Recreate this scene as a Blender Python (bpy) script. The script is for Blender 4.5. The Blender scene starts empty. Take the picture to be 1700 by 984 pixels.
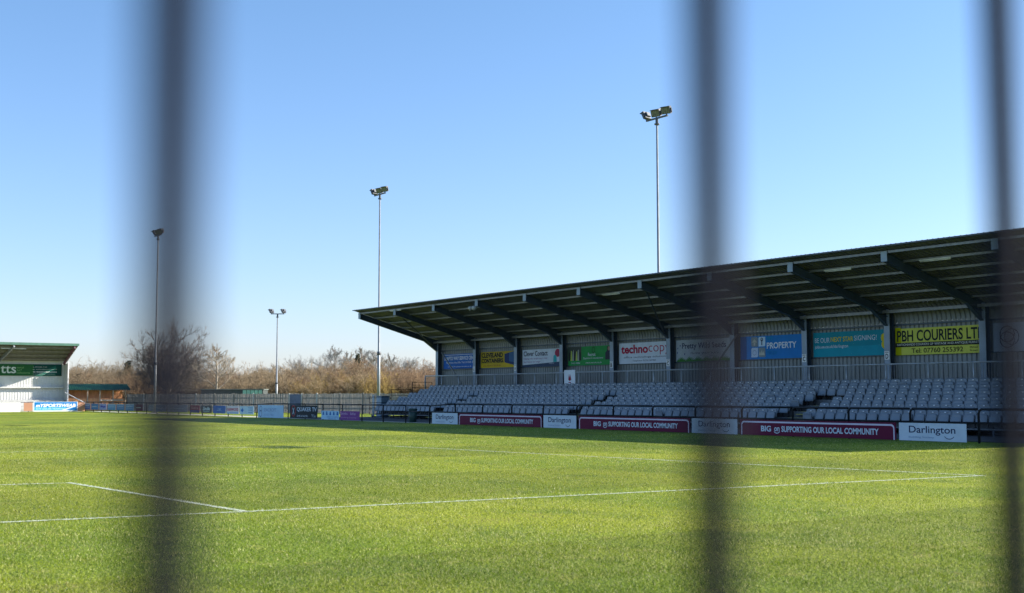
import bpy, math, random
import numpy as np
from mathutils import Vector, Matrix
R = math.radians
rng = np.random.default_rng(7)
random.seed(7)
sc = bpy.context.scene
C = sc.collection

# ---------------------------------------------------------------- camera, sky, sun, exposure
YAW, TILT, ROLL, F = 0.6029, 0.0788, 0.0017, 2063.25
cam_d = bpy.data.cameras.new('camera'); cam = bpy.data.objects.new('camera', cam_d); C.objects.link(cam)
sc.camera = cam
cam_d.sensor_width = 36.0; cam_d.lens = 36.0 * F / 1700.0
cam_d.clip_start = 0.02; cam_d.clip_end = 3000
cam_d.dof.use_dof = True; cam_d.dof.focus_distance = 42.0
cam_d.dof.aperture_fstop = cam_d.lens / 1000.0 / 0.0152
fwd = Vector((math.sin(YAW) * math.cos(TILT), math.cos(YAW) * math.cos(TILT), math.sin(TILT)))
right = Vector((math.cos(YAW), -math.sin(YAW), 0)); upv = right.cross(fwd)
rr = right * math.cos(ROLL) - upv * math.sin(ROLL); uu = upv * math.cos(ROLL) + right * math.sin(ROLL)
cam.matrix_world = Matrix(((rr.x, uu.x, -fwd.x, 0), (rr.y, uu.y, -fwd.y, 0), (rr.z, uu.z, -fwd.z, 1.6), (0, 0, 0, 1)))

SUN = Vector((1.78, -0.79, 1.0)).normalized()
el = math.asin(SUN.z); az = math.atan2(SUN.x, SUN.y)
w = bpy.data.worlds.new("World"); sc.world = w; w.use_nodes = True
nt = w.node_tree; bg = nt.nodes['Background']; sky = nt.nodes.new('ShaderNodeTexSky')
sky.sky_type = 'NISHITA'; sky.sun_disc = False; sky.sun_elevation = el; sky.sun_rotation = az
sky.altitude = 50; sky.air_density = 1.0; sky.dust_density = 0.5; sky.ozone_density = 4.5
# the winter air near the horizon is whiter blue than the model's
wtc = nt.nodes.new('ShaderNodeTexCoord'); wsp = nt.nodes.new('ShaderNodeSeparateXYZ'); wrp = nt.nodes.new('ShaderNodeValToRGB'); wmx = nt.nodes.new('ShaderNodeMix')
wmx.data_type = 'RGBA'; wmx.blend_type = 'MULTIPLY'; wmx.inputs[0].default_value = 1.0
wrp.color_ramp.elements[0].position = 0.0; wrp.color_ramp.elements[0].color = (.87, .81, .95, 1)
wrp.color_ramp.elements[1].position = 0.40; wrp.color_ramp.elements[1].color = (.82, .91, .91, 1)
nt.links.new(wtc.outputs['Generated'], wsp.inputs[0]); nt.links.new(wsp.outputs[2], wrp.inputs[0])
nt.links.new(sky.outputs[0], wmx.inputs[6]); nt.links.new(wrp.outputs[0], wmx.inputs[7])
nt.links.new(wmx.outputs[2], bg.inputs[0]); bg.inputs[1].default_value = 0.11
sl = bpy.data.lights.new('sun', 'SUN'); sl.energy = 5.0; sl.angle = R(0.4); sl.color = (1.0, 0.93, 0.82)
so = bpy.data.objects.new('sun', sl); C.objects.link(so)
so.rotation_euler = SUN.to_track_quat('Z', 'Y').to_euler()
sc.view_settings.view_transform = 'Standard'; sc.view_settings.look = 'None'
sc.view_settings.exposure = 1.15; sc.view_settings.gamma = 1.0
sc.view_settings.use_curve_mapping = False
sc.cycles.max_bounces = 6; sc.cycles.diffuse_bounces = 3; sc.cycles.glossy_bounces = 3
sc.cycles.transmission_bounces = 4; sc.cycles.transparent_max_bounces = 6
sc.cycles.caustics_reflective = False; sc.cycles.caustics_refractive = False

# ---------------------------------------------------------------- materials
MATS = {}
def mat(name, col, rough=0.6, metal=0.0, var=0.12, scale=3.0, bump=0.0, bscale=40.0, col2=None, stretch=(1, 1, 1), dirt=0.0, spec=0.5):
    if name in MATS: return MATS[name]
    m = bpy.data.materials.new(name); m.use_nodes = True; n = m.node_tree.nodes; l = m.node_tree.links
    b = n['Principled BSDF']; b.inputs['Roughness'].default_value = rough; b.inputs['Metallic'].default_value = metal
    b.inputs['Specular IOR Level'].default_value = spec
    tc = n.new('ShaderNodeTexCoord'); mp = n.new('ShaderNodeMapping'); mp.inputs['Scale'].default_value = stretch
    l.new(tc.outputs['Object'], mp.inputs[0])
    nz = n.new('ShaderNodeTexNoise'); nz.inputs['Scale'].default_value = scale; nz.inputs['Detail'].default_value = 5
    l.new(mp.outputs[0], nz.inputs[0])
    mx = n.new('ShaderNodeMix'); mx.data_type = 'RGBA'
    c2 = col2 or tuple(min(1, c * (1 - 2 * var)) for c in col); c1 = col if col2 else tuple(min(1, c * (1 + var)) for c in col)
    mx.inputs[6].default_value = (*c1, 1); mx.inputs[7].default_value = (*c2, 1)
    rp = n.new('ShaderNodeValToRGB'); rp.color_ramp.elements[0].position = 0.35; rp.color_ramp.elements[1].position = 0.7
    l.new(nz.outputs[0], rp.inputs[0]); l.new(rp.outputs[0], mx.inputs[0])
    out = mx.outputs[2]
    if dirt > 0:
        mp2 = n.new('ShaderNodeMapping'); mp2.inputs['Scale'].default_value = (2.2, 2.2, 0.35); l.new(tc.outputs['Object'], mp2.inputs[0])
        n2 = n.new('ShaderNodeTexNoise'); n2.inputs['Scale'].default_value = 2.0; n2.inputs['Detail'].default_value = 8; l.new(mp2.outputs[0], n2.inputs[0])
        r2 = n.new('ShaderNodeValToRGB'); r2.color_ramp.elements[0].position = 0.5; r2.color_ramp.elements[1].position = 0.75
        l.new(n2.outputs[0], r2.inputs[0]); m2 = n.new('ShaderNodeMix'); m2.data_type = 'RGBA'
        ml = n.new('ShaderNodeMath'); ml.operation = 'MULTIPLY'; ml.inputs[1].default_value = dirt
        l.new(r2.outputs[0], ml.inputs[0]); l.new(ml.outputs[0], m2.inputs[0]); l.new(out, m2.inputs[6])
        m2.inputs[7].default_value = (col[0] * .45, col[1] * .42, col[2] * .36, 1); out = m2.outputs[2]
    l.new(out, b.inputs['Base Color'])
    if bump > 0:
        nb = n.new('ShaderNodeTexNoise'); nb.inputs['Scale'].default_value = bscale; nb.inputs['Detail'].default_value = 4
        l.new(mp.outputs[0], nb.inputs[0]); bp = n.new('ShaderNodeBump'); bp.inputs['Strength'].default_value = bump
        bp.inputs['Distance'].default_value = 0.02; l.new(nb.outputs[0], bp.inputs['Height']); l.new(bp.outputs[0], b.inputs['Normal'])
    MATS[name] = m; return m

# ---------------------------------------------------------------- mesh helpers
class MB:
    def __init__(s): s.v = []; s.f = []; s.mi = []; s.cur = 0
    def add(s, vs, fs):
        o = len(s.v); s.v += [tuple(p) for p in vs]; s.f += [tuple(i + o for i in f) for f in fs]; s.mi += [s.cur] * len(fs); return s
    def box(s, a, b):
        (x0, y0, z0), (x1, y1, z1) = a, b
        x0, x1 = min(x0, x1), max(x0, x1); y0, y1 = min(y0, y1), max(y0, y1); z0, z1 = min(z0, z1), max(z0, z1)
        return s.add([(x0, y0, z0), (x1, y0, z0), (x1, y1, z0), (x0, y1, z0), (x0, y0, z1), (x1, y0, z1), (x1, y1, z1), (x0, y1, z1)],
              [(0, 3, 2, 1), (4, 5, 6, 7), (0, 1, 5, 4), (1, 2, 6, 5), (2, 3, 7, 6), (3, 0, 4, 7)])
    def beam(s, p0, p1, wd, ht, up=(0, 0, 1)):
        p0, p1 = Vector(p0), Vector(p1); d = (p1 - p0).normalized(); u = Vector(up); sd = d.cross(u).normalized(); u = sd.cross(d)
        sd *= wd / 2; u *= ht / 2
        return s.add([p0 - sd - u, p0 + sd - u, p0 + sd + u, p0 - sd + u, p1 - sd - u, p1 + sd - u, p1 + sd + u, p1 - sd + u],
              [(0, 1, 2, 3), (7, 6, 5, 4), (0, 4, 5, 1), (1, 5, 6, 2), (2, 6, 7, 3), (3, 7, 4, 0)])
    def tube(s, pts, r, n=8, cap=True):
        pts = [Vector(p) for p in pts]; rs = r if isinstance(r, (list, tuple)) else [r] * len(pts); o = len(s.v); vs = []; fs = []
        for i, p in enumerate(pts):
            d = (pts[min(i + 1, len(pts) - 1)] - pts[max(i - 1, 0)]).normalized()
            a = d.cross(Vector((0, 0, 1)) if abs(d.z) < .95 else Vector((1, 0, 0))).normalized(); b = d.cross(a)
            for k in range(n):
                t = 2 * math.pi * k / n; vs.append(p + (a * math.cos(t) + b * math.sin(t)) * rs[i])
        for i in range(len(pts) - 1):
            for k in range(n):
                k2 = (k + 1) % n; fs.append((i * n + k, i * n + k2, (i + 1) * n + k2, (i + 1) * n + k))
        if cap: fs.append(tuple(range(n - 1, -1, -1))); fs.append(tuple((len(pts) - 1) * n + k for k in range(n)))
        return s.add(vs, fs)
    def build(s, name, m=None, parent=None, smooth=False, mw=None):
        me = bpy.data.meshes.new(name); me.from_pydata(s.v, [], s.f)
        for x in (m if isinstance(m, (list, tuple)) else [m]):
            if x: me.materials.append(x)
        if any(s.mi): me.polygons.foreach_set('material_index', s.mi)
        if smooth: me.polygons.foreach_set('use_smooth', [True] * len(me.polygons))
        me.update()
        o = bpy.data.objects.new(name, me); C.objects.link(o)
        if parent: o.parent = parent
        if mw is not None: o.matrix_world = mw
        return o
def tag(o, label, cat, group=None, kind=None):
    if label: o['label'] = label
    if cat: o['category'] = cat
    if group: o['group'] = group
    if kind: o['kind'] = kind
    return o
def empty(name, loc=(0, 0, 0), rz=0, label=None, cat=None, group=None):
    o = bpy.data.objects.new(name, None); C.objects.link(o); o.location = loc; o.rotation_euler = (0, 0, rz); o.empty_display_size = .2
    return tag(o, label, cat, group)
def children(o): return [c for c in KIDS.get(o.name, [])]
KIDS = {}
def copy_tree(o, parent=None):
    c = o.copy(); C.objects.link(c)
    if parent: c.parent = parent
    for ch in list(o.children): copy_tree(ch, c)
    return c
def bevel(o, wd=0.01, seg=2):
    b = o.modifiers.new('b', 'BEVEL'); b.width = wd; b.segments = seg; b.limit_method = 'ANGLE'; return o

def frame(org, rt, nm):
    rt = Vector(rt).normalized(); nm = Vector(nm).normalized(); u = nm.cross(rt)
    return Matrix(((rt.x, u.x, nm.x, org[0]), (rt.y, u.y, nm.y, org[1]), (rt.z, u.z, nm.z, org[2]), (0, 0, 0, 1)))
_T = {}
def text_mesh(body, bold=0.0, shear=0.0):
    k = (body, bold, shear)
    if k not in _T:
        cu = bpy.data.curves.new('lettering', 'FONT'); cu.body = body; cu.offset = bold; cu.shear = shear; cu.resolution_u = 4; cu.fill_mode = 'FRONT'
        cu.align_x = 'LEFT'
        ob = bpy.data.objects.new('lettering', cu); C.objects.link(ob); bpy.context.view_layer.update()
        me = bpy.data.meshes.new_from_object(ob.evaluated_get(bpy.context.evaluated_depsgraph_get()))
        V = np.array([v.co[:2] for v in me.vertices]); Fs = [tuple(p.vertices) for p in me.polygons]
        bpy.data.objects.remove(ob); bpy.data.curves.remove(cu); bpy.data.meshes.remove(me)
        V = (V - V.min(0)) / (V.max(0) - V.min(0)); _T[k] = (V, Fs)
    return _T[k]
class Sign:
    """a flat board in its own frame: x to the right, y up, z towards the reader"""
    def __init__(s, name, W, H, col, org, rt, nm, label, cat='banner', group=None, th=0.02, edge=(.5, .5, .5), rough=.55):
        s.W, s.H = W, H; s.z = .004
        mb = MB().box((0, 0, -th), (W, H, 0))
        s.o = mb.build(name, mat('board_%s' % (col,), col, rough, var=.05, scale=1.5, dirt=.12, spec=.15), mw=frame(org, rt, nm))
        tag(s.o, label, cat, group)
    def c(s, col, rough=.4): return mat('print_%s' % (tuple(col),), col, .55, var=.04, scale=2, spec=.15)
    def text(s, body, x, y, wd, ht, col, bold=0.0, shear=0.0, name='lettering', rot=0):
        V, Fs = text_mesh(body, bold, shear); mb = MB()
        ca, sa = math.cos(rot), math.sin(rot)
        vs = [((x + a * wd * ca - b * ht * sa) * 1.0, (y + b * ht * ca + a * wd * sa), s.z) for a, b in V]
        mb.add(vs, Fs); s.z += .0012
        return mb.build(name, s.c(col), s.o)
    def rect(s, x, y, wd, ht, col, name='panel'):
        return s.poly([(x, y), (x + wd, y), (x + wd, y + ht), (x, y + ht)], col, name)
    def poly(s, pts, col, name='panel'):
        mb = MB().add([(a, b, s.z) for a, b in pts], [tuple(range(len(pts)))]); s.z += .0012
        return mb.build(name, s.c(col), s.o)
    def rrect(s, x, y, wd, ht, r, col, name='panel', corners=(1, 1, 1, 1)):
        pts = []
        for ci, (cx, cy, a0) in enumerate(((x + wd - r, y + ht - r, 0), (x + r, y + ht - r, 90), (x + r, y + r, 180), (x + wd - r, y + r, 270))):
            if corners[ci]: pts += [(cx + r * math.cos(R(a0 + t)), cy + r * math.sin(R(a0 + t))) for t in range(0, 91, 15)]
            else: pts.append((x + (wd if ci in (0, 3) else 0), y + (ht if ci in (0, 1) else 0)))
        return s.poly(pts, col, name)
    def ring(s, cx, cy, rx, ry, t, col, a0=0, a1=360, name='emblem'):
        n = 24; vs = []; fs = []
        for i in range(n + 1):
            a = R(a0 + (a1 - a0) * i / n); vs += [(cx + rx * math.cos(a), cy + ry * math.sin(a), s.z), (cx + (rx - t) * math.cos(a), cy + (ry - t) * math.sin(a), s.z)]
        for i in range(n): fs.append((2 * i, 2 * i + 2, 2 * i + 3, 2 * i + 1) if a1 < a0 else (2 * i + 1, 2 * i + 3, 2 * i + 2, 2 * i)[::-1])
        s.z += .0012; return MB().add(vs, fs).build(name, s.c(col), s.o)
    def disc(s, cx, cy, rx, ry, col, name='emblem'):
        return s.poly([(cx + rx * math.cos(R(t)), cy + ry * math.sin(R(t))) for t in range(0, 360, 15)], col, name)

# ---------------------------------------------------------------- ground
LINES = [((-30, 18.6), (3.67, 16.75)), ((3.67, 16.75), (6.8, 16.3)), ((6.8, 16.3), (13.84, 15.7)), ((13.84, 15.7), (21.6, 15.0)),
         ((6.78, 16.3), (6.35, 23.5)), ((6.4, 23.5), (5.19, 23.72)), ((5.19, 23.72), (-25, 25.5)),
         ((21.5, 15.0), (20.44, 21.9)), ((20.44, 21.9), (19.0, 34.8)), ((19.05, 34.75), (13.2, 36.8)), ((13.2, 36.8), (8.1, 37.25)), ((8.1, 37.25), (-25, 38.6))]
def grass_nodes(name):
    m = bpy.data.materials.new(name); m.use_nodes = True; n = m.node_tree.nodes; l = m.node_tree.links
    b = n['Principled BSDF']; b.inputs['Roughness'].default_value = .75; b.inputs['Specular IOR Level'].default_value = .2
    tc = n.new('ShaderNodeTexCoord')
    def noise(scale, stretch=(1, 1, 1), det=5):
        mp = n.new('ShaderNodeMapping'); mp.inputs['Scale'].default_value = stretch; l.new(tc.outputs['Object'], mp.inputs[0])
        z = n.new('ShaderNodeTexNoise'); z.inputs['Scale'].default_value = scale; z.inputs['Detail'].default_value = det; l.new(mp.outputs[0], z.inputs[0]); return z
    def mix(a, bcol, fac, lo=.4, hi=.65):
        rp = n.new('ShaderNodeValToRGB'); rp.color_ramp.elements[0].position = lo; rp.color_ramp.elements[1].position = hi; l.new(fac.outputs[0], rp.inputs[0])
        x = n.new('ShaderNodeMix'); x.data_type = 'RGBA'; l.new(rp.outputs[0], x.inputs[0])
        if isinstance(a, tuple): x.inputs[6].default_value = (*a, 1)
        else: l.new(a, x.inputs[6])
        x.inputs[7].default_value = (*bcol, 1); return x.outputs[2]
    c = mix((.17, .235, .010), (.30, .33, .018), noise(.22, (1, .5, 1)), .4, .6)
    c = mix(c, (.12, .18, .010), noise(.9, (1, .6, 1)), .5, .72)
    c = mix(c, (.36, .34, .07), noise(2.2), .58, .75)
    c = mix(c, (.06, .10, .008), noise(26, det=6), .48, .62)
    c = mix(c, (.36, .40, .07), noise(40, det=6), .56, .7)
    sp_ = n.new('ShaderNodeSeparateXYZ'); l.new(tc.outputs['Object'], sp_.inputs[0])
    def mth(op, a_, v_): q_ = n.new('ShaderNodeMath'); q_.operation = op; l.new(a_, q_.inputs[0]); q_.inputs[1].default_value = v_; return q_.outputs[0]
    band = mth('SIGN', mth('SINE', mth('MULTIPLY', sp_.outputs[1], 3.1416 / 5.5), 0), 0); band = mth('ADD', mth('MULTIPLY', band, .09), 1.0)
    hs_ = n.new('ShaderNodeHueSaturation'); l.new(c, hs_.inputs['Color']); l.new(band, hs_.inputs['Value']); c = hs_.outputs[0]
    l.new(c, b.inputs['Base Color'])
    bp = n.new('ShaderNodeBump'); bp.inputs['Strength'].default_value = 1.0; bp.inputs['Distance'].default_value = .05
    l.new(noise(30, det=8).outputs[0], bp.inputs['Height']); l.new(bp.outputs[0], b.inputs['Normal'])
    return m
M_grass = grass_nodes('turf')
g = MB(); xs = np.concatenate([np.linspace(-900, -60, 15), np.linspace(-50, 90, 29), np.linspace(120, 1200, 13)]); ys = np.concatenate([np.linspace(-300, 0, 7), np.linspace(5, 160, 32), np.linspace(200, 1500, 14)])
vs = [(x, y, 0) for y in ys for x in xs]; nx = len(xs)
fs = [(j * nx + i, j * nx + i + 1, (j + 1) * nx + i + 1, (j + 1) * nx + i) for j in range(len(ys) - 1) for i in range(nx - 1)]
g.add(vs, fs); tag(g.build('grass_ground', M_grass), 'mown green football pitch and the grass round it', 'ground', kind='structure')

def line_mat():
    m = bpy.data.materials.new('pitch_line_paint'); m.use_nodes = True; n = m.node_tree.nodes; l = m.node_tree.links; b = n['Principled BSDF']
    tc = n.new('ShaderNodeTexCoord'); z = n.new('ShaderNodeTexNoise'); z.inputs['Scale'].default_value = 14; z.inputs['Detail'].default_value = 8; l.new(tc.outputs['Object'], z.inputs[0])
    rp = n.new('ShaderNodeValToRGB'); rp.color_ramp.elements[0].position = .38; rp.color_ramp.elements[1].position = .6
    rp.color_ramp.elements[0].color = (.16, .22, .06, 1); rp.color_ramp.elements[1].color = (.62, .66, .52, 1)
    l.new(z.outputs[0], rp.inputs[0]); l.new(rp.outputs[0], b.inputs['Base Color']); b.inputs['Roughness'].default_value = .8; return m
lm = MB()
for k, (a, b) in enumerate(LINES):
    a, b = Vector(a), Vector(b); d = (b - a).normalized(); nrm = Vector((-d.y, d.x)) * .055; z = .004 + .0006 * (k % 3)
    lm.add([(*(a - nrm), z), (*(b - nrm), z), (*(b + nrm), z), (*(a + nrm), z)], [(0, 1, 2, 3)])
tag(lm.build('pitch_markings', line_mat()), 'worn white painted lines on the pitch', 'pitch markings', kind='structure')

# grass blades: density falls with distance from the near end of the pitch
def in_line(P):
    r = np.zeros(len(P), bool)
    for a, b in LINES:
        a = np.array(a); b = np.array(b); d = b - a; t = np.clip(((P - a) @ d) / (d @ d), 0, 1); q = a + t[:, None] * d
        r |= np.hypot(*(P - q).T) < .06
    return r
def vnoise(P, s, seed):
    r = np.random.default_rng(seed); G = r.random((256, 256)); X = P / s + 100; i = np.floor(X).astype(int); f = X - i; f = f * f * (3 - 2 * f)
    g = lambda a, b: G[(i[:, 0] + a) % 256, (i[:, 1] + b) % 256]
    return (g(0, 0) * (1 - f[:, 0]) + g(1, 0) * f[:, 0]) * (1 - f[:, 1]) + (g(0, 1) * (1 - f[:, 0]) + g(1, 1) * f[:, 0]) * f[:, 1]
def blades():
    N = 900000
    u = rng.random(N); r0, r1 = 8.0, 80.0
    k = 1.35     # density per m2 ~ r^-(k+1.0)
    r = (r0 ** (-k + 1) + u * (r1 ** (-k + 1) - r0 ** (-k + 1))) ** (1 / (-k + 1))
    a = YAW + (rng.random(N) - .5) * 1.02
    P = np.stack([r * np.sin(a), r * np.cos(a)], 1)
    P = P[P[:, 0] < 34.8]; r = np.hypot(*P.T); N = len(P)
    n1, n2, n3 = vnoise(P, 1.3, 1), vnoise(P, .35, 2), vnoise(P, 4.5, 3)
    keep = rng.random(N) < (.45 + .75 * (n2 * .6 + n1 * .4)) * np.clip((80 - r) / 40, 0, 1)
    bare = (vnoise(P, .42, 8) > .86) & (vnoise(P, 2.2, 9) > .55); keep &= ~(bare & (rng.random(N) < .55))
    bare_c = bare
    P, r, n1, n2, n3, bare_c = P[keep], r[keep], n1[keep], n2[keep], n3[keep], bare_c[keep]; N = len(P)
    white = in_line(P) & (rng.random(N) < .35 + .6 * vnoise(P, .3, 12))
    hgt = (.012 + .022 * rng.random(N) * (.5 + n2)) * (1 + .012 * (r - 8)) * np.where(white, .8, 1); wid = .0040 + .00022 * (r - 8)
    th = rng.random(N) * 6.283; ln = rng.random(N) * 1.2 + .1; lt = rng.random(N) * 6.283
    d = np.stack([np.cos(th), np.sin(th)], 1) * wid[:, None] * .5
    lean = np.stack([np.cos(lt), np.sin(lt)], 1) * (np.sin(ln) * hgt)[:, None]
    V = np.zeros((N, 3, 3), np.float32)
    V[:, 0, :2] = P - d; V[:, 1, :2] = P + d; V[:, 2, :2] = P + lean; V[:, 2, 2] = np.cos(ln) * hgt
    V[:, :2, 2] = .001
    me = bpy.data.meshes.new('grass_blades'); me.vertices.add(N * 3); me.loops.add(N * 3); me.polygons.add(N)
    me.vertices.foreach_set('co', V.ravel()); me.loops.foreach_set('vertex_index', np.arange(N * 3, dtype=np.int32))
    me.polygons.foreach_set('loop_start', np.arange(0, N * 3, 3, dtype=np.int32)); me.polygons.foreach_set('loop_total', np.full(N, 3, np.int32))
    me.update(calc_edges=True)
    A = np.array([.17, .245, .008]); B = np.array([.34, .375, .018]); D = np.array([.58, .55, .24]); E_ = np.array([.05, .105, .006])
    q = rng.random(N)[:, None]; t = np.clip((n3 * .7 + vnoise(P, 9., 5) * .5 + n1 * .2 - .35) * 1.9, 0, 1)[:, None]
    col = A * (1 - t) + B * t; col = np.where(q < .17 + .22 * (n1[:, None] - .3), D, col); col = np.where(q > .74, E_, col)
    col = col * (.6 + .7 * rng.random((N, 1)))
    col = np.where(bare_c[:, None] & (rng.random((N, 1)) < .6), np.array([.30, .24, .10]), col)
    col = col * (1 + .09 * np.sign(np.sin(P[:, 1] / 5.5 * 3.1416)))[:, None]
    col = np.where(white[:, None], np.array([.72, .75, .68]) * (.8 + .3 * rng.random((N, 1))), col)
    ca = me.attributes.new('tint', 'FLOAT_COLOR', 'FACE'); ca.data.foreach_set('color', np.concatenate([col, np.ones((N, 1))], 1).astype(np.float32).ravel())
    m = bpy.data.materials.new('grass_blade'); m.use_nodes = True; n = m.node_tree.nodes; l = m.node_tree.links; n.remove(n['Principled BSDF'])
    at = n.new('ShaderNodeAttribute'); at.attribute_name = 'tint'; df = n.new('ShaderNodeBsdfDiffuse'); tr = n.new('ShaderNodeBsdfTranslucent'); mx = n.new('ShaderNodeMixShader'); mx.inputs[0].default_value = .4
    l.new(at.outputs[0], df.inputs[0]); l.new(at.outputs[0], tr.inputs[0]); l.new(df.outputs[0], mx.inputs[1]); l.new(tr.outputs[0], mx.inputs[2])
    gl = n.new('ShaderNodeBsdfGlossy'); gl.inputs['Roughness'].default_value = .4; m3 = n.new('ShaderNodeMixShader'); m3.inputs[0].default_value = .02
    l.new(mx.outputs[0], m3.inputs[1]); l.new(gl.outputs[0], m3.inputs[2]); l.new(m3.outputs[0], n['Material Output'].inputs[0])
    me.materials.append(m); o = bpy.data.objects.new('grass_blades', me); C.objects.link(o)
    tag(o, 'short green grass blades growing on the pitch', 'grass', kind='stuff')
blades()

DB = 35.39
pth = MB(); pth.box((DB + .45, 52, -.1), (DB + 1.9, 127, .012)); pth.box((DB - .0, 127, -.1), (-5, 128.3, .012))
tag(pth.build('path', mat('concrete_path', (.5, .47, .42), .9, var=.15, bump=.3, col2=(.36, .33, .28))), 'pale concrete path behind the pitch barrier', 'path', kind='structure')
hs = MB(); hs.box((DB + 1.0, 10, -.1), (47.9, 80, .02))
tag(hs.build('stand_base', mat('asphalt', (.06, .06, .065), .95, bump=.4)), 'dark asphalt strip under the seating stand', 'ground', kind='structure')

# ---------------------------------------------------------------- main stand
B, S0 = 5.0915, 78.683
DT, DC, DW = 41.0, 47.42, 47.80
HT = 7.384; SL = (HT - 5.60) / (DC - DT)
def rz(D): return HT - (D - DT) * SL
Y0, Y1 = S0 - 12 * B - .3, S0 + .3
stand = empty('seating_stand', (44, 48, 0), 0, 'long open-fronted seating stand with dark cantilever rafters and corrugated metal roof', 'stand')
def part(mb, name, m, parent=stand, smooth=False):
    o = mb.build(name, m, None, smooth)
    o.parent = parent; o.matrix_parent_inverse = Matrix.Translation(-parent.location); return o
M_steel = mat('painted_steel_dark', (.045, .072, .105), .5, var=.1, dirt=.2)
M_flange = mat('steel_lit_front', (.26, .33, .42), .5, var=.1, scale=1.2, dirt=.3)  # pitch bounce light on the front faces put into this paler colour
M_galv = mat('galvanised_steel', (.20, .215, .235), .42, metal=.2, var=.12, scale=5, dirt=.3)
M_roofu = mat('roof_sheet', (.15, .162, .178), .6, var=.2, scale=1.0, dirt=.3)
M_wall = mat('wall_cladding', (.21, .23, .235), .5, var=.08, scale=.8, dirt=.25)
def corrugated(path, y0, y1, pitch, depth, duty=.45):
    """trapezoid-ribbed sheet: profile path in (x,z), ribs run along the path, repeated along y"""
    ysv = [(y0, 0)]; y = y0
    while y < y1 - pitch:
        s = pitch * .12
        ysv += [(y + pitch * (1 - duty) - s, 0), (y + pitch * (1 - duty), depth), (y + pitch - s, depth), (y + pitch, 0)]; y += pitch
    ysv.append((y1, 0)); vs = []; n = len(path)
    for yy, o in ysv:
        for i, (a, b) in enumerate(path):
            a0, b0 = path[max(i - 1, 0)]; a1, b1 = path[min(i + 1, n - 1)]; dx, dz = a1 - a0, b1 - b0; L = math.hypot(dx, dz)
            vs.append((a + dz / L * o, yy, b - dx / L * o))
    fs = [(j * n + i, j * n + i + 1, (j + 1) * n + i + 1, (j + 1) * n + i) for j in range(len(ysv) - 1) for i in range(n - 1)]
    return MB().add(vs, fs)
ROOFZ = .09
pa = [(DT - .35, rz(DT - .35) + ROOFZ), (DT + 2, rz(DT + 2) + ROOFZ), (DT + 4, rz(DT + 4) + ROOFZ), (DC - .15, rz(DC - .15) + ROOFZ)]
x0_, z0_ = pa[-1]; cur = []
ang0 = math.atan(SL); rad = .85
for t in range(1, 9):
    a = ang0 + (math.pi / 2 - ang0) * t / 8
    cur.append((x0_ + rad * (math.sin(a) - math.sin(ang0)), z0_ - rad * (math.cos(ang0) - math.cos(a))))
DW = cur[-1][0]; ZW = cur[-1][1]
sh = corrugated(pa, Y0, Y1, .25, -.055, .3); o = part(sh, 'roof', M_roofu)
o = part(corrugated([pa[-1]] + cur, Y0, Y1, .25, -.055, .3), 'curved_eave', M_wall)
o = part(corrugated([(DW, ZW), (DW, 0.02)], Y0, Y1, .25, -.055, .3), 'back_wall', M_wall)
# outer fascia trim and purlins
fz = rz(DT - .35) + ROOFZ
part(MB().box((DT - .40, Y0, fz - .03), (DT - .352, Y1, fz + .03)), 'roof_edge_trim', mat('edge_trim', (.05, .065, .09), .5))
for k in range(6):
    D = DT + .05 + k * 1.13; z = rz(D)
    mb = MB(); mb.box((D, Y0 + .05, z - .055), (D + .012, Y1 - .05, z + .04)); mb.box((D + .012, Y0 + .05, z - .055), (D + .07, Y1 - .05, z - .045)); part(mb, 'purlin', M_galv)
for (D, z, hh) in ((DC - .3, 5.35, .14), (DW - .1, 4.78, .07), (DW - .1, 3.38, .07), (DW - .1, 2.0, .07)):
    part(MB().box((D, Y0 + .1, z), (D + .045, Y1 - .1, z + hh)), 'wall_rail', M_galv if hh > .1 else M_steel)
def column_rafter(y, end=False):
    mb = MB(); fw = .33
    mb.box((DC, y - fw / 2, 0), (DC + .02, y + fw / 2, 5.55)); col = part(mb, 'column', M_flange)
    mb = MB(); mb.box((DC + .02, y - .012, 0), (DC + .30, y + .012, 5.55)); mb.box((DC + .30, y - fw / 2, 0), (DC + .32, y + fw / 2, 5.55)); part(mb, 'column_web', M_steel)
    mb = MB(); xa, xb = DT + .022, DC + .28; dp = .40
    for dz0, t, wd in ((-.01, .02, .2), (-dp + .01, .02, .2)): mb.beam((xa, y, rz(xa) + dz0), (xb, y, rz(xb) + dz0), wd, t)
    mb.add([(xa, y - .008, rz(xa) - .02), (xb, y - .008, rz(xb) - .02), (xb, y - .008, rz(xb) - dp + .02), (xa, y - .008, rz(xa) - dp + .02),
            (xa, y + .008, rz(xa) - .02), (xb, y + .008, rz(xb) - .02), (xb, y + .008, rz(xb) - dp + .02), (xa, y + .008, rz(xa) - dp + .02)], [(0, 1, 2, 3), (7, 6, 5, 4), (0, 4, 5, 1), (1, 5, 6, 2), (2, 6, 7, 3), (3, 7, 4, 0)])
    hx = DC - 1.05; z1 = rz(hx) - dp; z2 = 4.78
    mb.beam((hx, y, z1 + .0), (DC - .003, y, z2), .2, .02)
    mb.add([(hx, y - .009, z1), (DC - .003, y - .009, z2), (DC - .003, y - .009, rz(DC) - dp), (hx, y + .009, z1), (DC - .003, y + .009, z2), (DC - .003, y + .009, rz(DC) - dp)], [(0, 1, 2), (5, 4, 3), (0, 3, 4, 1)])
    part(mb, 'rafter', M_steel)
    part(MB().box((DT, y - .15, rz(DT) - .41), (DT + .02, y + .15, rz(DT) + .01)), 'end_plate', M_flange)
for n in range(13): column_rafter(S0 - n * B)
def pipe(p0, p1, r, name, m, parent=stand): return part(MB().tube([p0, p1], r, 8), name, m, parent, True)
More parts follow.
